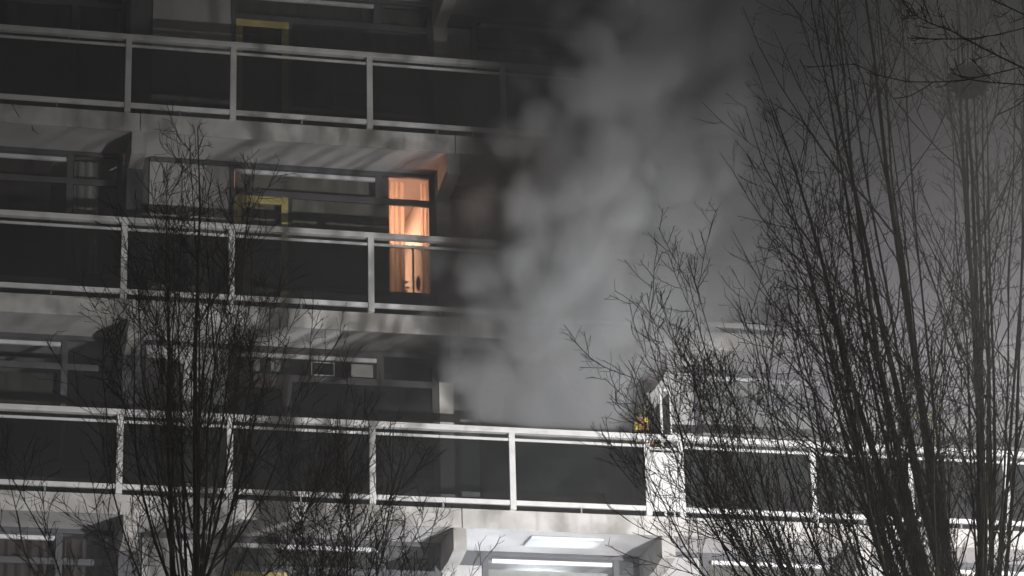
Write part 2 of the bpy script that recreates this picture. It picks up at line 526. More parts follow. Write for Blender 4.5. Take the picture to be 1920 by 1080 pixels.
def main_window(k, g):
    """the wide window: one transom row over a yellow glazed door and one long pane"""
    z = FZ + ST * k; y = 1.0; top = 2.36
    fm = M['dark_frame' if k else 'frame_soot']; gmat = M['grille' if k else 'grille_soot']
    fr = MB()
    fr.box(1.614, 4.66, y - .03, y + .05, top, 2.421)
    fr.box(1.614, 1.672, y - .022, y + .045, -.132, top)
    fr.box(3.75, 3.86, y - .022, y + .045, 2.011, top)
    fr.box(4.56, 4.66, y - .022, y + .045, -.132, top)
    fr.box(1.672, 4.56, y - .015, y + .04, 1.915, 2.011)
    fr.box(2.463, 2.52, y - .02, y + .043, -.132, 1.915)
    w = fr.obj('window', fm, block, (0, 0, z), bevel=.004)
    gm = M[g]
    MB().box(1.69, 3.748, y - .04, y + .02, 2.255, 2.312).obj('vent_grille', gmat, w, bevel=.006)
    MB().box(1.672, 3.75, y - .01, y + .035, 2.318, top).obj('head_strip', fm, w)
    MB().box(1.672, 3.75, y, y + .008, 2.011, 2.25).obj('pane', gm, w)
    MB().box(3.86, 4.56, y, y + .008, 2.011, top).obj('pane', gm, w)
    MB().box(2.52, 4.56, y, y + .008, .56, 1.915).obj('pane', gm, w)
    MB().box(2.52, 4.56, y - .02, y + .042, .50, .56).obj('sill', fm, w)
    MB().box(2.52, 4.56, y - .005, y + .04, -.132, .50).obj('sill_panel', fm, w)
    f = .10; a, b = 1.674, 2.461
    ym = M['yellow'] if k else M['burnt']
    d = MB()
    d.box(a, a + f, y - .03, y + .02, -.11, 1.913)
    d.box(b - f, b, y - .03, y + .02, -.11, 1.913)
    d.box(a + f, b - f, y - .027, y + .018, 1.80, 1.911)
    d.box(a + f, b - f, y - .027, y + .018, -.11, .1)
    dd = d.obj('balcony_door', ym, w, bevel=.004)
    if k == 0:
        dd['label'] = 'smoke blackened door frame of the burning flat'
    MB().box(a + f, b - f, y, y + .007, .1, 1.80).obj('door_pane', gm, w)
    h = MB().box(b - .07, b - .04, y - .055, y - .03, .9, 1.03)
    h.box(b - .062, b - .048, y - .10, y - .055, .97, .985).box(b - .16, b - .048, y - .11, y - .098, .968, .987)
    h.obj('door_handle', M['metal_grey'], w)

for k in (-1, 0, 1, 2):
    facade(k)
for k in (-1, 0, 1, 2, 3):
    storey_structure(k)
    if k < 3: railing(k)
crack()

def rooms(k):
    """inside walls, so that every window has a room behind it"""
    z = FZ + ST * k
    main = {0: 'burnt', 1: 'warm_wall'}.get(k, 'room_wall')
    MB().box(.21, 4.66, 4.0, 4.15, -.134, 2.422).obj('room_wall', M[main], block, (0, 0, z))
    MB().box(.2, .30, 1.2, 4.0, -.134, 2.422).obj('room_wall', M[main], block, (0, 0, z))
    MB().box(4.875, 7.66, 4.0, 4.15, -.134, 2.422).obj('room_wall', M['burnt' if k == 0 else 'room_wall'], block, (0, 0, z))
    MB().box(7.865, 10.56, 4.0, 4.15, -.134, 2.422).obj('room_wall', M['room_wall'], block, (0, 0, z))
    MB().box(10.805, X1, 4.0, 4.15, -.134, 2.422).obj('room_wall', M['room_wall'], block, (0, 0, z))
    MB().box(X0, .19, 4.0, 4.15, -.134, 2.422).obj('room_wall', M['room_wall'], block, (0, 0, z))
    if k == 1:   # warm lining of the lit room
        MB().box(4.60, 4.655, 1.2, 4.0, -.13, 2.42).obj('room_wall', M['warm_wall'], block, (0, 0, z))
for k in (-1, 0, 1, 2): rooms(k)
lw = MB()
for k in (-4, -3, -2):
    z = FZ + ST * k
    lw.box(X0, X1, .03, 5, z - .4, z - .13)
    lw.box(X0, X1, 1.0, 1.2, z - .13, z + 2.4)
lw.box(X0, X1, 1.0, 1.2, 0, FZ - 4 * ST - .4)
lw.obj('lower_storeys', M['panel'], block)
MB().box(X0, X1, 4.9, 5.1, 0, FZ + 3 * ST).obj('rear_wall', M['panel'], block)

# white framed glass screen between two balconies of the fire floor
sc = MB().box(7.70, 7.735, .10, .14, -.13, 1.80).box(7.845, 7.868, .10, .14, -.13, 1.80).box(7.735, 7.845, .105, .135, 1.76, 1.80).box(7.735, 7.845, .105, .135, -.13, -.09)
scr = sc.obj('balcony_screen', M['white_paint'], block, (0, 0, FZ), bevel=.004)
scr['label'] = 'tall narrow white framed screen rising above the railing'
MB().box(7.735, 7.845, .116, .124, -.09, 1.76).obj('pane', M['win_glass'], scr)
MB().box(7.86, 7.875, .14, .96, -.1, 1.76).obj('screen_panel', M['greygreen'], scr)

# ------------------------------------------------------------------ curtains (hang free behind the glass)
def curtain(x0, x1, z0, z1, k, m, label, y=1.14, amp=.012, wl=.26, group='curtains hanging behind the flat windows'):
    n = max(6, int((x1 - x0) / wl * 8))
    v = []; f = []
    ph = random.random() * 6
    def yy(i, top):
        x = x0 + (x1 - x0) * i / n
        a = amp * (1 if not top else .6)
        return y + a * math.sin(x / wl * 6.28 + ph + .9 * math.sin(x * 3.1 + ph)) + .3 * a * math.sin(x / wl * 15 + ph)
    for i in range(n + 1):
        x = x0 + (x1 - x0) * i / n
        v += [(x, yy(i, False), z0), (x, yy(i, True), z1)]
        if i < n: f.append((2 * i, 2 * i + 2, 2 * i + 3, 2 * i + 1))
    me = bpy.data.meshes.new('curtain'); me.from_pydata(v, [], f); me.materials.append(M[m])
    me.polygons.foreach_set('use_smooth', [True] * len(f))
    o = link('curtain', me, None, (0, 0, FZ + ST * k))
    return tag(o, label, 'curtain', group)

curtain(1.70, 3.985, .1, 2.415, 1, 'curt_beige', 'drawn beige curtain left of the warm lit strip')
curtain(3.99, 4.22, .1, 2.34, 1, 'curt_sheer', 'sheer cream curtain glowing at the left of the warm lit strip', amp=.03, wl=.075)
curtain(4.46, 4.57, .1, 2.34, 1, 'curt_sheer', 'narrow sheer curtain edge at the right of the warm lit strip', amp=.02, wl=.06)
curtain(-.62, -.27, .1, 2.33, 1, 'curt_white', 'narrow white curtain gathered in the dark left window below the top floor', amp=.03, wl=.13)
curtain(-2.5, -.95, .1, 2.33, 1, 'curt_brown', 'dark brown curtain filling the left pane beside the narrow white curtain')
curtain(1.70, 4.5, .1, 2.34, 2, 'curt_grey', 'grey curtain behind the yellow door of the top floor')
curtain(-2.5, -.78, .1, 2.33, 2, 'curt_green', 'dull curtain in the top floor window at the left edge')
curtain(-.6, -.05, .1, 2.33, 2, 'curt_green', 'short dull curtain in the top floor window near the first beam')
curtain(-2.5, -.78, .3, 1.9, 0, 'curt_green', 'faint green curtain low in the fire floor window at left edge')
curtain(-2.5, -.78, .1, 2.33, -1, 'curt_brown', 'brown pleated curtain in the lowest window at left edge', amp=.04, wl=.16)
curtain(-.6, -.05, .1, 2.33, -1, 'curt_brown', 'brown pleated curtain in the lowest window beside the first beam', amp=.04, wl=.16)
curtain(1.70, 3.7, .1, 2.34, -1, 'curt_green', 'dark curtain in the lowest window above the left yellow door')
curtain(5.44, 7.3, .1, 2.2, -1, 'curt_white', 'white curtain lit pale behind the window under the burning flat', y=1.5)
curtain(8.62, 10.45, .1, 2.34, 0, 'curt_white', 'pale curtain in the window right of the glass screen')
curtain(8.62, 10.45, .1, 2.34, -1, 'curt_grey', 'grey curtain in the lowest window behind the leaning branches')
curtain(12.4, 13.98, .1, 2.34, 0, 'curt_white', 'pale curtain right of the right hand yellow door')
curtain(11.74, 13.98, 1.95, 2.34, 0, 'curt_white', 'short pale curtain in the transom over the right yellow door', y=1.10)
curtain(12.62, 13.95, .1, 2.34, -1, 'curt_sheer', 'sheer warm curtain in the lit window at lower right')

# ------------------------------------------------------------------ lit rooms
def point(name, loc, e, col, r=.08):
    d = bpy.data.lights.new(name, 'POINT'); d.energy = e; d.color = col; d.shadow_soft_size = r
    o = bpy.data.objects.new(name, d); o.location = loc; COL.objects.link(o)

def pendant(loc, drop, label, e, col):  # unseen lamp, assumed as the source of a lit window
    o = empty('pendant_lamp', loc, label, 'lamp', 'pendant lamps in the lit rooms')
    MB().tube([(0, 0, 0), (0, 0, -drop)], .006, 6).obj('cord', M['lamp_black'], o)
    MB().tube([(0, 0, 0), (0, 0, -.03)], .05, 12).obj('ceiling_rose', M['grille'], o)
    MB().tube([(0, 0, -drop + .02), (0, 0, -drop - .04), (0, 0, -drop - .2)], [.03, .12, .2], 16, False).obj('lamp_shade', M['bulb'], o, smooth=True)
    point('lamp_light', (loc[0], loc[1], loc[2] - drop - .25), e, col)
z1 = FZ + ST
pendant((3.6, 2.9, z1 + 2.42), .45, 'warm pendant lamp inside the lit flat behind the beige curtain', 560, (1.0, .50, .32))
pendant((12.6, 2.2, FZ - ST + 2.42), .2, 'warm pendant lamp inside the lower right flat', 170, (1.0, .56, .32))
# things silhouetted in the lit window
pl = empty('potted_plant', (4.20, 1.32, z1 + .62), 'small leafy potted plant silhouetted low in the warm lit window', 'plant')
MB().tube([(0, 0, -.16), (0, 0, 0)], [.05, .07], 12).obj('pot', M['terracotta'], pl)
st = MB(); lf = MB()
for i in range(14):
    a = random.random() * 6.28; h = .08 + random.random() * .17; rr = .05 + .11 * random.random()
    tip = (rr * math.cos(a), rr * math.sin(a) * .5, h)
    st.tube([(0, 0, -.01), (tip[0] * .4, tip[1] * .4, h * .7), tip], .003, 4)
    lf.ball(tip, .03, 1, .5, .65, 6, 4)
st.obj('stem', M['leafy'], pl); lf.obj('foliage', M['leafy'], pl)
MB().box(3.98, 4.55, 1.2, 1.45, .36, .455).obj('window_shelf', M['warm_wall'], block, (0, 0, z1))
cs = empty('coat_stand', (4.455, 1.7, z1 - .13), 'slender dark upright stand silhouetted in the warm lit window', 'stand')
MB().tube([(0, 0, 0), (0, 0, 1.70)], .016, 8).obj('pole', M['brown'], cs)
MB().box(-.15, .15, -.02, .02, 0, .03).box(-.02, .02, -.15, .15, .001, .031).obj('foot', M['brown'], cs)
MB().ball((0, 0, 1.2), .035, 1.0, .7, 3.4, 12, 8).obj('hanging_scarf', M['curt_brown'], cs, (.075, 0, -.1))

# glowing panel added in place of the lit patch of soffit below the fire
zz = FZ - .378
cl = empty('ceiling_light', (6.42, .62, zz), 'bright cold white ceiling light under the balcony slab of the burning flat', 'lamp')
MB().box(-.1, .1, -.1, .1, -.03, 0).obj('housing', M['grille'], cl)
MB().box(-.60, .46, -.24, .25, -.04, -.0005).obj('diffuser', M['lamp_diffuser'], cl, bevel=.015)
# assumed lamp on the balcony floor, added to throw light up to the slab
wl = empty('work_light', (5.75, .62, FZ - ST - .13), 'small work light on the balcony floor below the burning flat', 'lamp')
MB().box(-.12, .12, -.03, .03, 0, .02).box(-.12, -.1, -.02, .02, .02, .2).box(.1, .12, -.02, .02, .02, .2).obj('stand', M['lamp_black'], wl)
MB().box(-.09, .09, -.06, .06, .12, .24).obj('lamp_head', M['lamp_black'], wl, bevel=.01)
MB().box(-.08, .08, -.05, .05, .2402, .245).obj('lamp_lens', M['diffuser'], wl)
wd = bpy.data.lights.new('work_light_beam', 'SPOT'); wd.energy = 260; wd.color = (.82, .91, 1); wd.spot_size = R(96); wd.spot_blend = 1; wd.shadow_soft_size = .06
wo = bpy.data.objects.new('work_light_beam', wd); wo.location = (5.75, .62, FZ - ST + .13); wo.rotation_euler = (R(180), 0, 0); COL.objects.link(wo)
point('room_light', (6.4, 2.6, FZ - ST + 2.1), 40, (.86, .93, 1))  # unseen lamp assumed in the pale lit room below the fire

# things on the balconies of the fire floor
cb = tag(MB().box(.64, .93, .62, .94, -.13, 1.98).box(.65, .92, .60, .619, .0, 1.0).box(.65, .92, .60, .619, 1.01, 1.95).obj('cabinet', M['brown'], None, (0, 0, FZ), bevel=.006),
         'tall brown cabinet against the pale wall behind the left tree', 'cabinet')
tag(MB().box(1.30, 1.56, .80, .84, -.13, 1.76).box(1.28, 1.58, .79, .85, 1.76, 1.80).obj('board', M['greygreen'], None, (0, 0, FZ), bevel=.004),
    'grey green board leaning on the pale wall beside the burnt window', 'board')
for x0, x1_, a, b, lab in ((1.96, 2.06, 2.04, 2.22, 'small pale card in the transom of the burnt window, far left'),
                          (2.22, 2.36, 2.05, 2.22, 'pale square card in the burnt transom, second from the left'),
                          (3.38, 3.70, 2.03, 2.22, 'wide pale card in the burnt transom beside the upright')):
    tag(MB().box(x0, x1_, .985, .992, a, b).obj('card', M['paper'], None, (0, 0, FZ)), lab, 'card', 'pale cards in the burnt transom')
fr = MB().box(2.80, 3.14, .982, .992, 2.21, 2.225).box(2.80, 3.14, .982, .992, 2.02, 2.035).box(2.80, 2.815, .982, .992, 2.035, 2.21).box(3.125, 3.14, .982, .992, 2.035, 2.21)
tag(fr.obj('picture_frame', M['greygreen'], None, (0, 0, FZ)), 'thin empty grey frame in the burnt transom left of the wide card', 'frame')

# ------------------------------------------------------------------ firefighter behind the railing
def firefighter():
    fx, fy, fz = 7.57, .48, FZ - .132
    root = empty('person', (fx, fy, fz), 'firefighter in tan turnout coat with yellow stripes and dark helmet standing behind the white railing', 'person')
    b = MB()
    root.rotation_euler.z = R(-38)
    # legs, hips, torso bent to the left, arms
    def limb(pts, rad):
        b.tube(pts, rad, 12)
        for p, r in zip(pts, rad): b.ball(p, r * .99, nu=12, nv=8)
    for s in (-1, 1):
        limb([(.06, .10 * s, .92), (.01, .11 * s, .5), (.08, .11 * s, .09)], [.105, .075, .06])
        limb([(.08, .11 * s, .06), (-.12, .11 * s, .045)], [.058, .045])
    limb([(.06, 0, .92), (.05, 0, 1.1), (.0, 0, 1.28), (-.03, 0, 1.42)], [.155, .16, .175, .14])
    limb([(-.03, -.14, 1.40), (-.03, .14, 1.40)], [.085, .085])
    limb([(-.04, 0, 1.42), (-.03, 0, 1.55)], [.075, .06])
    limb([(-.04, -.17, 1.41), (-.14, -.22, 1.20), (-.24, -.20, 1.255)], [.07, .055, .045])
    limb([(-.04, .17, 1.41), (-.16, .2, 1.22), (-.32, .16, 1.26)], [.07, .055, .045])
    me = b.mesh('body'); me.materials.append(M['turnout'])
    o = link('body', me, root)
    rm = o.modifiers.new('remesh', 'REMESH'); rm.mode = 'VOXEL'; rm.voxel_size = .017
    sm = o.modifiers.new('smooth', 'SMOOTH'); sm.iterations = 6
    # head with a face, turned to the left
    hd = MB().ball((-.04, 0, 1.63), .098, 1.05, .85, 1.18, 16, 12)
    hd.ball((-.145, 0, 1.62), .018, 1.2, .8, 1.4, 8, 6)
    for s in (-1, 1):
        hd.ball((-.03, .085 * s, 1.63), .028, .7, .4, 1, 8, 6)
        hd.ball((-.132, .035 * s, 1.645), .013, nu=8, nv=6)
    hd.ball((-.128, 0, 1.575), .022, .6, 1.1, .35, 8, 6)
    hd.obj('head', M['skin'], root, smooth=True)
    h = MB()
    h.ball((-.02, 0, 1.685), .135, 1.1, .95, .85, 20, 10)
    h.tube([(-.02, 0, 1.655), (-.02, 0, 1.645)], [.16, .155], 20)
    h.box(-.12, .12, -.012, .012, 1.78, 1.81)
    h.obj('helmet', M['helmet'], root, smooth=True)
    MB().tube([(-.03, 0, 1.655), (-.03, 0, 1.60)], [.152, .145], 20, False).obj('visor', M['visor'], root, smooth=True)
    MB().ball((.0, 0, 1.53), .085, .9, .95, .7, 14, 8).obj('neck_guard', M['hivis'], root, smooth=True)
    # air cylinder on the back
    c = MB().tube([(.20, 0, .98), (.20, 0, 1.02), (.175, 0, 1.42), (.17, 0, 1.47)], [.05, .10, .10, .05], 16)
    c.tube([(.17, 0, 1.47), (.17, 0, 1.52)], [.025, .03], 8)
    c.obj('air_cylinder', M['cylinder'], root, smooth=True)
    MB().tube([(.196, 0, 1.1), (.194, 0, 1.14)], .104, 16, False).obj('cylinder_band', M['hivis'], root)
    # reflective tape: two hoops, two braces, cuffs
    def hoop(z, cx, rx, ry, h=.055):
        v = []; f = []; n = 24
        for i in range(n):
            a = 6.283 * i / n
            v += [(cx + rx * math.cos(a), ry * math.sin(a), z), (cx - .008 + rx * math.cos(a), ry * math.sin(a), z + h)]
            f.append((2 * i, 2 * ((i + 1) % n), 2 * ((i + 1) % n) + 1, 2 * i + 1))
        m_ = MB(); m_.v = v; m_.f = f
        o_ = m_.obj('reflective_tape', M['hivis'], root)
        so_ = o_.modifiers.new('thick', 'SOLIDIFY'); so_.thickness = .006
    hoop(1.20, .015, .182, .186); hoop(1.0, .052, .172, .172)
    for s in (-1, 1):
        MB().tube([(-.01, .09 * s, 1.485), (-.12, .1 * s, 1.44), (-.175, .1 * s, 1.32), (-.165, .1 * s, 1.2)], .022, 6).obj('reflective_tape', M['hivis'], root)
        MB().tube([(-.06, .09 * s - .09, 1.48), (-.03, .17 * s - .09, 1.36), (0, .19 * s - .03, 1.2)], .022, 6).obj('reflective_tape', M['hivis'], root)
    MB().tube([(-.17, -.223, 1.215), (-.20, -.218, 1.232)], .062, 10).obj('reflective_tape', M['hivis'], root)
    MB().tube([(-.22, .192, 1.232), (-.25, .185, 1.24)], .06, 10).obj('reflective_tape', M['hivis'], root)
    # gloved hands, five fingers each
    for (wx, wy, wz), (dx, dy) in (((-.25, -.20, 1.255), (-1, -.1)), ((-.33, .16, 1.26), (-1, -.1))):
        gl = MB()
        gl.tube([(wx, wy, wz), (wx - .09, wy, wz - .005)], [.035, .042], 10)
        gl.ball((wx - .09, wy, wz - .005), .042, 1, 1, .6, 10, 6)
        for i, L in enumerate((.062, .075, .08, .07)):
            oy = -.033 + .022 * i
            gl.tube([(wx - .09, wy + oy, wz), (wx - .09 - L * .5, wy + oy * 1.1, wz - .004), (wx - .09 - L * .8, wy + oy * 1.1, wz - .035), (wx - .09 - L * .75, wy + oy * 1.1, wz - .06)], [.011, .0105, .0095, .008], 6)
        gl.tube([(wx - .03, wy - .03, wz), (wx - .07, wy - .065, wz - .015), (wx - .1, wy - .07, wz - .035)], [.013, .012, .009], 6)
        gl.obj('glove', M['dark_cloth'], root, smooth=True)
    bt = MB()
    for s in (-1, 1):
        bt.tube([(.08, .11 * s, .3), (.08, .11 * s, .02)], [.075, .072], 12).box(-.19, .14, .11 * s - .05, .11 * s + .05, 0, .05)
    bt.obj('boots', M['dark_cloth'], root)
firefighter()

# ------------------------------------------------------------------ trees
def norm(a): return a / np.maximum(np.linalg.norm(a, axis=-1, keepdims=True), 1e-9)

def grow(start, dirs, length, nseg, trop, wob):
    """paths for B branches at once, bending up as they grow"""
    B = len(start)
    P = np.empty((B, nseg + 1, 3)); P[:, 0] = start
    d = norm(dirs)
    for i in range(nseg):
        d = d + np.array([0, 0, 1.]) * (trop / nseg) + rng.normal(0, wob, (B, 3))
        d = norm(d)
        P[:, i + 1] = P[:, i] + d * (length / nseg)[:, None]
    return P

def interp(P, t):
    n = P.shape[1] - 1
    x = np.clip(t, 0, .999) * n; i = x.astype(int); fr_ = (x - i)[:, None]
    b = np.arange(len(P))
    return P[b, i] * (1 - fr_) + P[b, i + 1] * fr_, norm(P[b, i + 1] - P[b, i]), i

def spawn(P, Rr, n, t0, t1, ang, lmin, lfac, nseg, trop, wob, rfac, rmax, rtip, flat=1.):
    """n side branches on each path of P, none left in one plane"""
    B = len(P)
    Pp = np.repeat(P, n, 0); Rp = np.repeat(Rr, n, 0)
    t = np.tile((np.arange(n) + .5) / n, B) + rng.uniform(-.5, .5, B * n) / n
    t = t0 + (t1 - t0) * t
    s, tan, i = interp(Pp, t)
    L = np.linalg.norm(np.diff(Pp, axis=1), axis=2).sum(1)
    az = rng.normal(0, 1, (B * n, 3))
    perp = norm(az - (az * tan).sum(1, keepdims=True) * tan)
    a = np.radians(rng.uniform(ang[0], ang[1], B * n))[:, None]
    d = tan * np.cos(a) + perp * np.sin(a)
    ln = (lmin + lfac * L * (1 - t * .8)) * rng.uniform(.55, 1.2, B * n)
    Q = grow(s, d, ln, nseg, trop, wob)
    rb = np.minimum(Rp[np.arange(B * n), i] * rfac, rmax)
    Rq = rb[:, None] + (rtip - rb[:, None]) * np.linspace(0, 1, nseg + 1)[None]
    Rq = np.maximum(Rq, rtip)
    return Q, Rq

def tubes_mesh(sets, name, m, sides):
    V = []; Fc = []; base = 0
    for (P, Rr), n in zip(sets, sides):
        B, k, _ = P.shape
        T = np.empty_like(P); T[:, 1:-1] = P[:, 2:] - P[:, :-2]; T[:, 0] = P[:, 1] - P[:, 0]; T[:, -1] = P[:, -1] - P[:, -2]
        T = norm(T)
        ref = np.array([.31, .87, .12]); A = norm(np.cross(T, ref)); C = np.cross(T, A)
        th = np.linspace(0, 2 * np.pi, n, endpoint=False)
        ring = A[:, :, None] * np.cos(th)[None, None, :, None] + C[:, :, None] * np.sin(th)[None, None, :, None]
        v = P[:, :, None] + ring * Rr[:, :, None, None]
        idx = (np.arange(B * k * n).reshape(B, k, n)) + base
        a = idx[:, :-1]; b = idx[:, 1:]
        f = np.stack([a, np.roll(a, -1, 2), np.roll(b, -1, 2), b], -1).reshape(-1, 4)
        V.append(v.reshape(-1, 3)); Fc.append(f); base += B * k * n
    V = np.concatenate(V).astype(np.float32); Fc = np.concatenate(Fc).astype(np.int32)
    me = bpy.data.meshes.new(name)
    me.vertices.add(len(V)); me.vertices.foreach_set('co', V.ravel())
    me.loops.add(Fc.size); me.loops.foreach_set('vertex_index', Fc.ravel())
    me.polygons.add(len(Fc)); me.polygons.foreach_set('loop_start', np.arange(0, Fc.size, 4, dtype=np.int32))
    me.polygons.foreach_set('use_smooth', np.ones(len(Fc), bool))
    me.update(calc_edges=True); me.validate()
    me.materials.append(m)
    return me

def limb_paths(specs, n=9):
    """specs: (start, tip, sag): a limb leaves outward and bends up to its tip"""
    P = np.empty((len(specs), n, 3))
    for i, (a, b, out) in enumerate(specs):
        a = np.array(a, float); b = np.array(b, float)
        h = b - a
        c1 = a + np.array([h[0] * out, h[1] * out, h[2] * .30])
        c2 = a + np.array([h[0] * (out * .5 + .5), h[1] * (out * .5 + .5), h[2] * .68])
        for j, t in enumerate(np.linspace(0, 1, n)):
            P[i, j] = a * (1 - t) ** 3 + 3 * c1 * t * (1 - t) ** 2 + 3 * c2 * t * t * (1 - t) + b * t ** 3
        w = rng.normal(0, .032, (n, 3)); w[0] = 0
        P[i] += np.cumsum(w, 0) * np.linspace(0, 1, n)[:, None]
    return P

def tree(base, trunk_pts, trunk_r, limbs, lrad, label, dens, group, twig_r=.0021, name='bare_tree', l1=(.35, .30), l2=(.18, .26), l3=(.09, .16)):
    root = empty(name, base, label, 'tree', group)
    loc = np.array(base)
    tp = np.array(trunk_pts, float); tr_ = np.array(trunk_r, float)
    # trunk swept smoothly through its points
    q = np.linspace(0, len(tp) - 1, (len(tp) - 1) * 4 + 1)
    tpi = np.stack([np.interp(q, np.arange(len(tp)), tp[:, j]) for j in range(3)], 1)
    tri = np.interp(q, np.arange(len(tp)), tr_)
    tpi[1:-1] += rng.normal(0, .015, tpi[1:-1].shape)
    me = tubes_mesh([(tpi[None] - loc, tri[None])], 'trunk', M['bark'], [14])
    link('trunk', me, root)
    P0 = limb_paths(limbs)
    lr = np.array(lrad)[:, None]
    R0 = lr * (1 - np.linspace(0, 1, P0.shape[1])[None] ** .65 * .97) + .0024
    for i in range(len(P0)):
        link('limb', tubes_mesh([(P0[i:i + 1] - loc, R0[i:i + 1])], 'limb', M['bark'], [8]), root)
    n1, n2, n3 = dens
    P1, R1 = spawn(P0, R0, n1, .14, .99, (22, 46), l1[0], l1[1], 6, .5, .09, .5, .0095, .0030)
    P2, R2 = spawn(P1, R1, n2, .15, .98, (28, 58), l2[0], l2[1], 5, .45, .12, .6, .0044, .0025)
    P3, R3 = spawn(P2, R2, n3, .15, 1.0, (30, 60), l3[0], l3[1], 3, .3, .14, .75, .0030, twig_r)
    P4, R4 = spawn(P1, R1, n3 + 2, .1, 1.0, (30, 60), l3[0], l3[1] * .5, 3, .3, .14, .6, .0030, twig_r)
    P5, R5 = spawn(P0, R0, 18, .4, 1.0, (35, 62), .10, .022, 3, .3, .12, .5, .0042, twig_r)
    P6, R6 = spawn(P5, R5, 2, .2, .9, (30, 60), .05, .2, 2, .3, .12, .7, .003, twig_r)
    link('branch', tubes_mesh([(P1 - loc, R1)], 'branch', M['bark'], [5]), root, kind='stuff')
    link('twig', tubes_mesh([(P2 - loc, R2), (P3 - loc, R3), (P4 - loc, R4), (P5 - loc, R5), (P6 - loc, R6)], 'twig', M['twig'], [4, 3, 3, 3, 3]), root, kind='stuff')
    return root

TG = 'bare winter trees in front of the block'
# tall vase shaped tree at the right
bx, by = 5.42, -16.0
lim = []; rad = []
for i in range(18):
    a = i * 2.399 + random.uniform(-.3, .3)
    u = (i + .5) / 18
    rho = .30 + 1.30 * math.sqrt(u) * random.uniform(.8, 1.1)
    zt = 15.0 - 3.6 * (rho / 1.7) ** 1.6 + random.uniform(-.7, .5)
    zs = 5.0 + 1.7 * random.random() - .4 * u
    lim.append(((bx + .08 * math.cos(a), by + .08 * math.sin(a), zs), (bx + rho * math.cos(a), by + rho * math.sin(a) * .8, zt), random.uniform(.40, .62)))
    rad.append(random.uniform(.013, .030))
for dx, zt, zs in ((-1.42, 10.9, 6.2), (-1.22, 11.8, 6.4), (-1.0, 12.6, 6.2), (-.8, 13.2, 6.5), (-1.5, 10.2, 6.0), (-1.25, 10.4, 5.8), (-1.5, 9.5, 5.9), (.25, 14.1, 5.8), (.62, 14.3, 6.0), (-.25, 14.6, 5.6)):
    lim.append(((bx + dx * .04, by - .05, zs), (bx + dx, by + random.uniform(-.55, .4), zt), .55)); rad.append(random.uniform(.026, .056))
tree((bx, by, 0), [(bx + .1, by, 0), (bx + .05, by, 2.4), (bx, by, 5.0), (bx + .02, by, 6.2), (bx + .06, by, 6.9)], [.28, .22, .17, .12, .05], lim, rad,
     'tall vase shaped bare tree with many upright limbs at right edge', (8, 5, 4), TG, .0020, l1=(.45, .36))
# low fanning tree whose limbs lean left
bx, by = 4.62, -17.0
lim = []; rad = []
for i in range(30):
    u = i / 29
    ang = R(-55 + 72 * u ** 1.1 + random.uniform(-4, 4))
    L = (2.75 + .95 * math.sin(min(1, u * 1.35) * 3.14) ** .7) * random.uniform(.82, 1.05)
    z0 = 5.6 + random.uniform(0, .7)
    lim.append(((bx + .04 * math.sin(ang), by, z0), (bx + L * math.sin(ang) * .84, by + random.uniform(-.75, .7), z0 + L * (math.cos(ang) * .82 + .3)), random.uniform(.6, .8)))
    rad.append(random.uniform(.009, .019))
for tx, tz in ((2.35, 8.7), (2.6, 8.25), (2.3, 7.9)):
    lim.append(((bx - .1, by, 6.2), (tx, by + random.uniform(-.4, .4), tz), .72)); rad.append(.010)
tree((bx, by, 0), [(bx + .25, by, 0), (bx + .15, by, 2.8), (bx + .04, by, 5.4), (bx - .06, by, 6.1), (bx - .12, by, 6.8)], [.2, .15, .10, .06, .02], lim, rad,
     'lower spreading bare tree with limbs fanning left over the burning balcony', (9, 6, 3), TG, .0019)
# slim conical tree at the left
bx, by = -1.05, -16.0
lim = [((bx + .05, by, 5.6), (bx, by, 11.1), .3), ((bx - .05, by, 5.6), (bx - .19, by + .1, 10.35), .6), ((bx + .04, by, 6.6), (bx + .17, by - .1, 10.3), .6)]; rad = [.050, .043, .020]
for dx, zt in ((-.42, 10.0), (-.30, 10.6), (-.1, 10.8), (.12, 10.9), (.28, 10.6), (.4, 10.1), (.5, 9.6), (-.52, 9.5)):
    lim.append(((bx + dx * .08, by, 6.6 + .8 * random.random()), (bx + dx, by + random.uniform(-.3, .3), zt), .7)); rad.append(random.uniform(.010, .017))
for i in range(27):
    u = (i + .5) / 27
    a = i * 2.399 + random.uniform(-.4, .4)
    zs = 4.65 + 4.1 * u
    rho = (2.05 - 1.67 * u) * random.uniform(.7, 1.05)
    zt = zs + (2.75 - 1.15 * u) * random.uniform(.85, 1.1)
    lim.append(((bx + .04 * math.cos(a), by, zs), (bx + rho * math.cos(a), by + rho * math.sin(a), min(zt, 10.4)), random.uniform(.55, .75)))
    rad.append(random.uniform(.006, .0115) * (1.15 - .5 * u))
tree((bx, by, 0), [(bx, by, 0), (bx + .02, by, 2.5), (bx, by, 4.4), (bx, by, 5.6), (bx, by, 6.5)], [.20, .16, .13, .10, .04], lim, rad,
     'slim conical bare tree with a forked trunk before the left balconies', (7, 5, 3), TG, .0018)
# thin low tree right of it
bx, by = .12, -16.0
lim = []; rad = []
for i in range(24):
    u = (i + .5) / 24
    a = i * 2.399 + random.uniform(-.4, .4)
    zs = 5.1 + 1.75 * u
    rho = (1.3 - .75 * u) * random.uniform(.6, 1.05)
    lim.append(((bx, by, zs), (bx + rho * math.cos(a), by + rho * math.sin(a), zs + (1.95 - .3 * u) * random.uniform(.8, 1.1)), .6)); rad.append(random.uniform(.005, .010))
tree((bx, by, 0), [(bx, by, 0), (bx + .04, by, 3), (bx, by, 5.5), (bx, by, 7.3)], [.12, .09, .05, .015], lim, rad,
     'thin low bare tree with reddish twigs at the bottom left of centre', (6, 4, 3), TG, .0018)
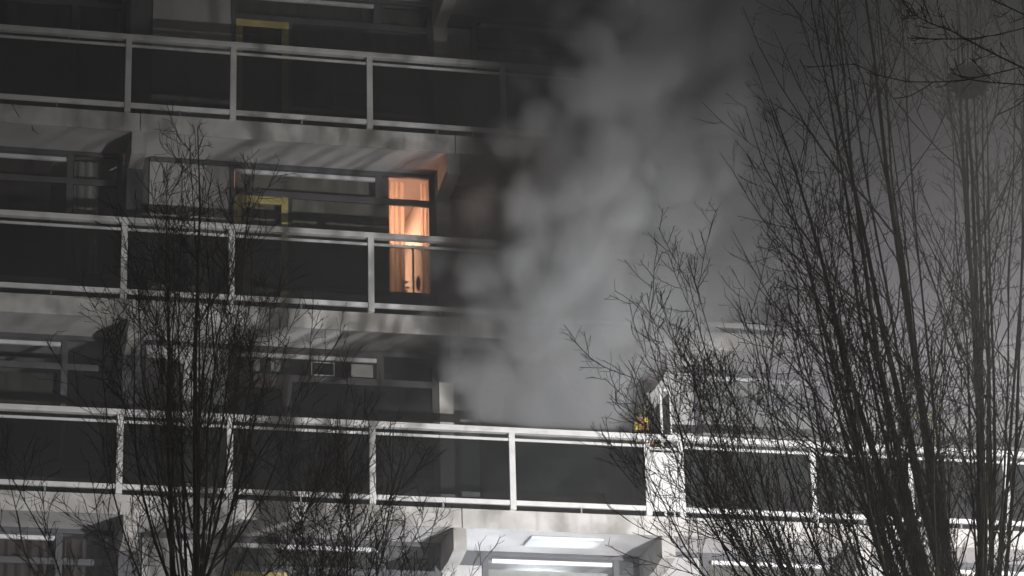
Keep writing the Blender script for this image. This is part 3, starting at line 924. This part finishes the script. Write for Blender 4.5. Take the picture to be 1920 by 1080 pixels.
# neighbour standing just outside the right edge: crooked twigs reach in
bx, by = 3.6, -25.5
lim = []; rad = []
for i in range(16):
    a = i * 2.399
    rho = .4 + 1.1 * math.sqrt((i + .5) / 16)
    lim.append(((bx, by, 4 + 2 * random.random()), (bx + rho * math.cos(a), by + rho * math.sin(a), 10.5 - .5 * rho + random.uniform(-.5, .5)), .6)); rad.append(random.uniform(.02, .04))
lim.append(((bx - .2, by, 7.4), (1.32, -25.6, 7.97), .9)); rad.append(.004)
lim.append(((bx - .2, by, 7.7), (1.45, -25.5, 8.22), .8)); rad.append(.004)
tree((bx, by, 0), [(bx, by, 0), (bx, by, 3), (bx, by, 6), (bx, by, 8.5)], [.2, .16, .1, .03], lim, rad,
     'dark bare tree mostly outside the right edge, crooked twigs reaching in', (4, 3, 2), TG)
# street tree outside the frame whose twigs throw the streaks on the balconies
bx, by = 9.0, -13.6
lim = []; rad = []
for i in range(15):
    a = i * 2.399
    rho = .3 + 1.0 * math.sqrt((i + .5) / 15)
    lim.append(((bx, by, 4.5 + 2 * random.random()), (bx + rho * math.cos(a), by + rho * math.sin(a), 11.5 - .8 * rho + random.uniform(-1.5, .5)), .6)); rad.append(random.uniform(.016, .032))
tree((bx, by, 0), [(bx, by, 0), (bx, by, 3), (bx, by, 6), (bx, by, 8.5)], [.18, .14, .08, .03], lim, rad,
     'slender bare street tree standing outside the picture at the right', (5, 4, 2), TG)

# bird nest in the tall tree
nm = MB()
for i in range(420):
    a = random.random() * 6.283; e = random.uniform(-1.1, .5); r = .155 * random.uniform(.75, 1.0)
    c = Vector((r * math.cos(a) * math.cos(e), r * math.sin(a) * math.cos(e), r * 1.2 * math.sin(e)))
    d = Vector((-math.sin(a), math.cos(a), random.uniform(-.4, .4))) + Vector((random.uniform(-.5, .5), random.uniform(-.5, .5), random.uniform(-.3, .3)))
    d = d.normalized() * random.uniform(.05, .12)
    nm.tube([c - d, c + d * .1 + Vector((0, 0, random.uniform(-.01, .01))), c + d], .0045, 3, False)
nm.ball((0, 0, -.04), .13, 1, 1, .95, 14, 10)
tag(nm.obj('bird_nest', M['nest'], None, (5.79, -16.05, 12.0)), 'round dark stick nest high in the tall right tree', 'nest')

# the assumed floodlight itself, outside the frame at the lower right
fl = empty('floodlight', (LP.x, LP.y, 0), 'fire brigade floodlight on a mast outside the picture at lower right', 'floodlight')
MB().box(-.5, .5, -.6, .2, 0, .7).obj('trailer', M['engine_red'], fl, bevel=.03)
MB().tube([(0, -.22, .7), (0, -.22, LP.z)], .045, 10).obj('mast', M['metal_grey'], fl)
hd_ = MB().box(-.28, .28, -.28, -.16, LP.z - .2, LP.z + .2).obj('lamp_head', M['lamp_black'], fl, bevel=.02)

# street lamp assumed outside the frame, added to light the right tree's lower limbs
sl = empty('street_lamp', (7.4, -22.4, 0), 'grey street lamp post outside the picture at the right', 'street lamp')
MB().tube([(0, 0, 0), (0, 0, 3.0), (0, 0, 5.2)], [.07, .06, .045], 12).obj('post', M['metal_grey'], sl)
MB().tube([(0, 0, 5.2), (0, 0, 5.26), (0, 0, 5.5), (0, 0, 5.56)], [.06, .16, .2, .05], 16).obj('lamp_head', M['diffuser'], sl)
point('street_lamp_light', (7.4, -22.4, 5.85), 680, (1, .98, .95), .15)

# ------------------------------------------------------------------ smoke
def smoke(name, label, path, radii, col, dens, scale, amount, edge, kind='plume', warp=.5, aniso=.0, step=None, low=0., stretch=(1, 1, .8), offset=(0, 0, 0), squash=1., ry=None, puff=0., source_col=None):
    """billowing smoke: closed tube mesh along a path; density falls off from the path and is broken up by noise"""
    pz = [p[2] for p in path]
    ry = ry or [r * squash for r in radii]
    v = []; f = []; n = 16
    for (x, y, z), r, q in zip(path, radii, ry):
        for k in range(n):
            a = 6.283 * k / n
            v.append((x + r * 1.45 * math.cos(a), min(y + q * 1.45 * math.sin(a), .96), z))
    for i in range(len(path) - 1):
        for k in range(n):
            k2 = (k + 1) % n
            f.append((i * n + k, i * n + k2, (i + 1) * n + k2, (i + 1) * n + k))
    f.append(tuple(reversed(range(n)))); f.append(tuple((len(path) - 1) * n + k for k in range(n)))
    me = bpy.data.meshes.new(name); me.from_pydata(v, [], f)
    m = bpy.data.materials.new(name + ' volume'); m.use_nodes = True
    t = m.node_tree; t.nodes.clear()
    out = t.nodes.new('ShaderNodeOutputMaterial')
    vol = t.nodes.new('ShaderNodeVolumePrincipled')
    vol.inputs['Color'].default_value = (*col, 1)
    vol.inputs['Anisotropy'].default_value = aniso
    tc = t.nodes.new('ShaderNodeTexCoord')
    def math_(op, a, b=None, c=None, clamp=False):
        x = t.nodes.new('ShaderNodeMath'); x.operation = op; x.use_clamp = clamp
        for i, q in enumerate((a, b, c)):
            if q is None: continue
            if isinstance(q, (int, float)): x.inputs[i].default_value = q
            else: t.links.new(q, x.inputs[i])
        return x.outputs[0]
    mo = t.nodes.new('ShaderNodeMapping'); mo.inputs['Location'].default_value = offset; mo.inputs['Scale'].default_value = stretch
    t.links.new(tc.outputs['Object'], mo.inputs[0])
    nw = t.nodes.new('ShaderNodeTexNoise'); nw.inputs['Scale'].default_value = scale * .7; nw.inputs['Detail'].default_value = 2
    t.links.new(mo.outputs[0], nw.inputs['Vector'])
    vs = t.nodes.new('ShaderNodeVectorMath'); vs.operation = 'SUBTRACT'; vs.inputs[1].default_value = (.5, .5, .5)
    t.links.new(nw.outputs['Color'], vs.inputs[0])
    sc_ = t.nodes.new('ShaderNodeVectorMath'); sc_.operation = 'SCALE'; sc_.inputs['Scale'].default_value = warp
    t.links.new(vs.outputs[0], sc_.inputs[0])
    ad = t.nodes.new('ShaderNodeVectorMath'); ad.operation = 'ADD'
    t.links.new(mo.outputs[0], ad.inputs[0]); t.links.new(sc_.outputs[0], ad.inputs[1])
    n2 = t.nodes.new('ShaderNodeTexNoise'); n2.inputs['Scale'].default_value = scale; n2.inputs['Detail'].default_value = 5; n2.inputs['Roughness'].default_value = .6
    t.links.new(ad.outputs[0], n2.inputs['Vector'])
    sp = t.nodes.new('ShaderNodeSeparateXYZ'); t.links.new(tc.outputs['Object'], sp.inputs[0])
    # centre line and radius as curves of height
    zn = math_('DIVIDE', math_('SUBTRACT', sp.outputs[2], pz[0]), pz[-1] - pz[0])
    def curve(vals):
        lo_, hi_ = min(vals), max(vals)
        if hi_ - lo_ < 1e-6: return lo_
        c = t.nodes.new('ShaderNodeFloatCurve')
        cu = c.mapping.curves[0]
        for i, (z, q) in enumerate(zip(pz, vals)):
            px = (z - pz[0]) / (pz[-1] - pz[0]); py = (q - lo_) / (hi_ - lo_)
            if i < 1: cu.points[0].location = (px, py)
            elif i == len(vals) - 1: cu.points[-1].location = (px, py)
            else: cu.points.new(px, py)
        c.mapping.update()
        t.links.new(zn, c.inputs['Value'])
        return math_('MULTIPLY_ADD', c.outputs[0], hi_ - lo_, lo_)
    cx = curve([p[0] for p in path]); cyy = curve([p[1] for p in path]); rr = curve(list(radii)); ryy = curve(list(ry)); dn = curve(list(dens))
    dx = math_('DIVIDE', math_('SUBTRACT', sp.outputs[0], cx), rr)
    dy = math_('DIVIDE', math_('SUBTRACT', sp.outputs[1], cyy), ryy)
    dist = math_('SQRT', math_('ADD', math_('MULTIPLY', dx, dx), math_('MULTIPLY', dy, dy)))
    val = math_('ADD', math_('SUBTRACT', 1.0, dist), math_('MULTIPLY', math_('SUBTRACT', n2.outputs['Fac'], .5), amount))
    if puff:
        vo = t.nodes.new('ShaderNodeTexVoronoi'); vo.inputs['Scale'].default_value = scale * 2.2; vo.inputs['Detail'].default_value = 0; vo.inputs['Roughness'].default_value = .55
        t.links.new(ad.outputs[0], vo.inputs['Vector'])
        val = math_('ADD', val, math_('MULTIPLY', math_('SUBTRACT', .45, vo.outputs['Distance']), puff))
    mr = t.nodes.new('ShaderNodeMapRange'); mr.interpolation_type = 'SMOOTHSTEP'
    mr.inputs[1].default_value = low; mr.inputs[2].default_value = low + edge; mr.inputs[3].default_value = 0; mr.inputs[4].default_value = 1
    t.links.new(val, mr.inputs[0])
    if source_col:      # sootier near the source, paler as it thins out
        cm = t.nodes.new('ShaderNodeMix'); cm.data_type = 'RGBA'
        cm.inputs[6].default_value = (*source_col, 1); cm.inputs[7].default_value = (*col, 1)
        t.links.new(math_('MULTIPLY', zn, 2.2, clamp=True), cm.inputs[0]); t.links.new(cm.outputs[2], vol.inputs['Color'])
    fade = math_('MULTIPLY', math_('MULTIPLY', zn, 12., clamp=True), math_('MULTIPLY', math_('SUBTRACT', 1., zn), 8., clamp=True))
    den = math_('MULTIPLY', math_('MULTIPLY', mr.outputs[0], dn), fade)
    t.links.new(den, vol.inputs['Density'])
    t.links.new(vol.outputs[0], out.inputs['Volume'])
    me.materials.append(m)
    o = link(name, me)
    tag(o, label, 'smoke', kind='stuff')
    try: m.cycles.volume_step_rate = step or .3
    except Exception: pass
    return o

zf = FZ
smoke('smoke_plume', 'thick pale grey smoke plume billowing up from the burning balcony',
      [(6.15, .58, zf - .1), (6.3, .56, zf + .8), (6.35, .42, zf + 1.5), (6.65, -.15, zf + 2.6), (7.45, -.8, zf + 3.9), (8.3, -1.4, zf + 5.3), (9.3, -1.9, zf + 6.9), (10.0, -2.1, zf + 8.8)],
      [1.2, 1.42, 1.68, 2.3, 2.75, 3.05, 3.3, 3.5], (.94, .945, .955), [1.4, 2.4, 3.0, 3.6, 3.0, 2.1, 1.3, 1.0], .60, 1.25, .42, warp=1.0, step=.28, stretch=(1, 1, .85), ry=[.42, .5, .75, 1.3, 1.9, 2.3, 2.6, 2.7], puff=.6, low=.02, source_col=(.66, .67, .69))
smoke('soot_smoke', 'dark brown soot smoke veiling the facade left of the pale plume',
      [(4.72, .35, zf + 1.75), (4.85, -.1, zf + 2.5), (5.3, -.2, zf + 4.0), (5.9, -.3, zf + 6.0), (6.8, -.4, zf + 8.6)],
      [.5, .85, 1.15, 1.4, 1.8], (.15, .135, .13), [2.2, 1.7, 1.4, 1.2, 1.0], .7, 1.1, .7, warp=.7, step=.4, squash=.75)
smoke('drifting_smoke', 'thin dark grey smoke drifting behind and around the tall right tree',
      [(10.6, -3.2, zf + .4), (10.9, -3.6, zf + 2.0), (11.3, -4.4, zf + 4.2), (11.5, -4.8, zf + 6.5), (11.6, -5.0, zf + 9.5)],
      [2.6, 3.6, 4.2, 4.6, 4.8], (.58, .57, .60), [.10, .45, .62, .62, .62], .35, 1.0, .9, warp=.8, step=.6, squash=1.7, low=-.05)
smoke('smoke_wisp', 'thin smoke wisp hanging before the limbs of the tall right tree',
      [(5.0, -17.6, zf - 4.6), (5.0, -17.7, zf - 3.2), (5.0, -17.8, zf - 1.9), (4.9, -17.8, zf - .4), (4.9, -17.8, zf + 1.2)],
      [.7, 1.0, 1.2, 1.3, 1.3], (.80, .77, .74), [.05, .18, .24, .14, .05], .55, .9, 1.0, warp=.5, step=.4)

# ------------------------------------------------------------------ thin haze of smoke in the night air
hz = MB().box(-40, 45, -42, 5.4, -1, 24).mesh('haze')
hm = bpy.data.materials.new('haze volume'); hm.use_nodes = True
ht = hm.node_tree; ht.nodes.clear()
ho = ht.nodes.new('ShaderNodeOutputMaterial'); hv = ht.nodes.new('ShaderNodeVolumePrincipled')
hv.inputs['Color'].default_value = (.88, .88, .91, 1); hv.inputs['Density'].default_value = .0064
ht.links.new(hv.outputs[0], ho.inputs['Volume'])
hz.materials.append(hm)
hazeo = link('haze', hz); hazeo['kind'] = 'stuff'
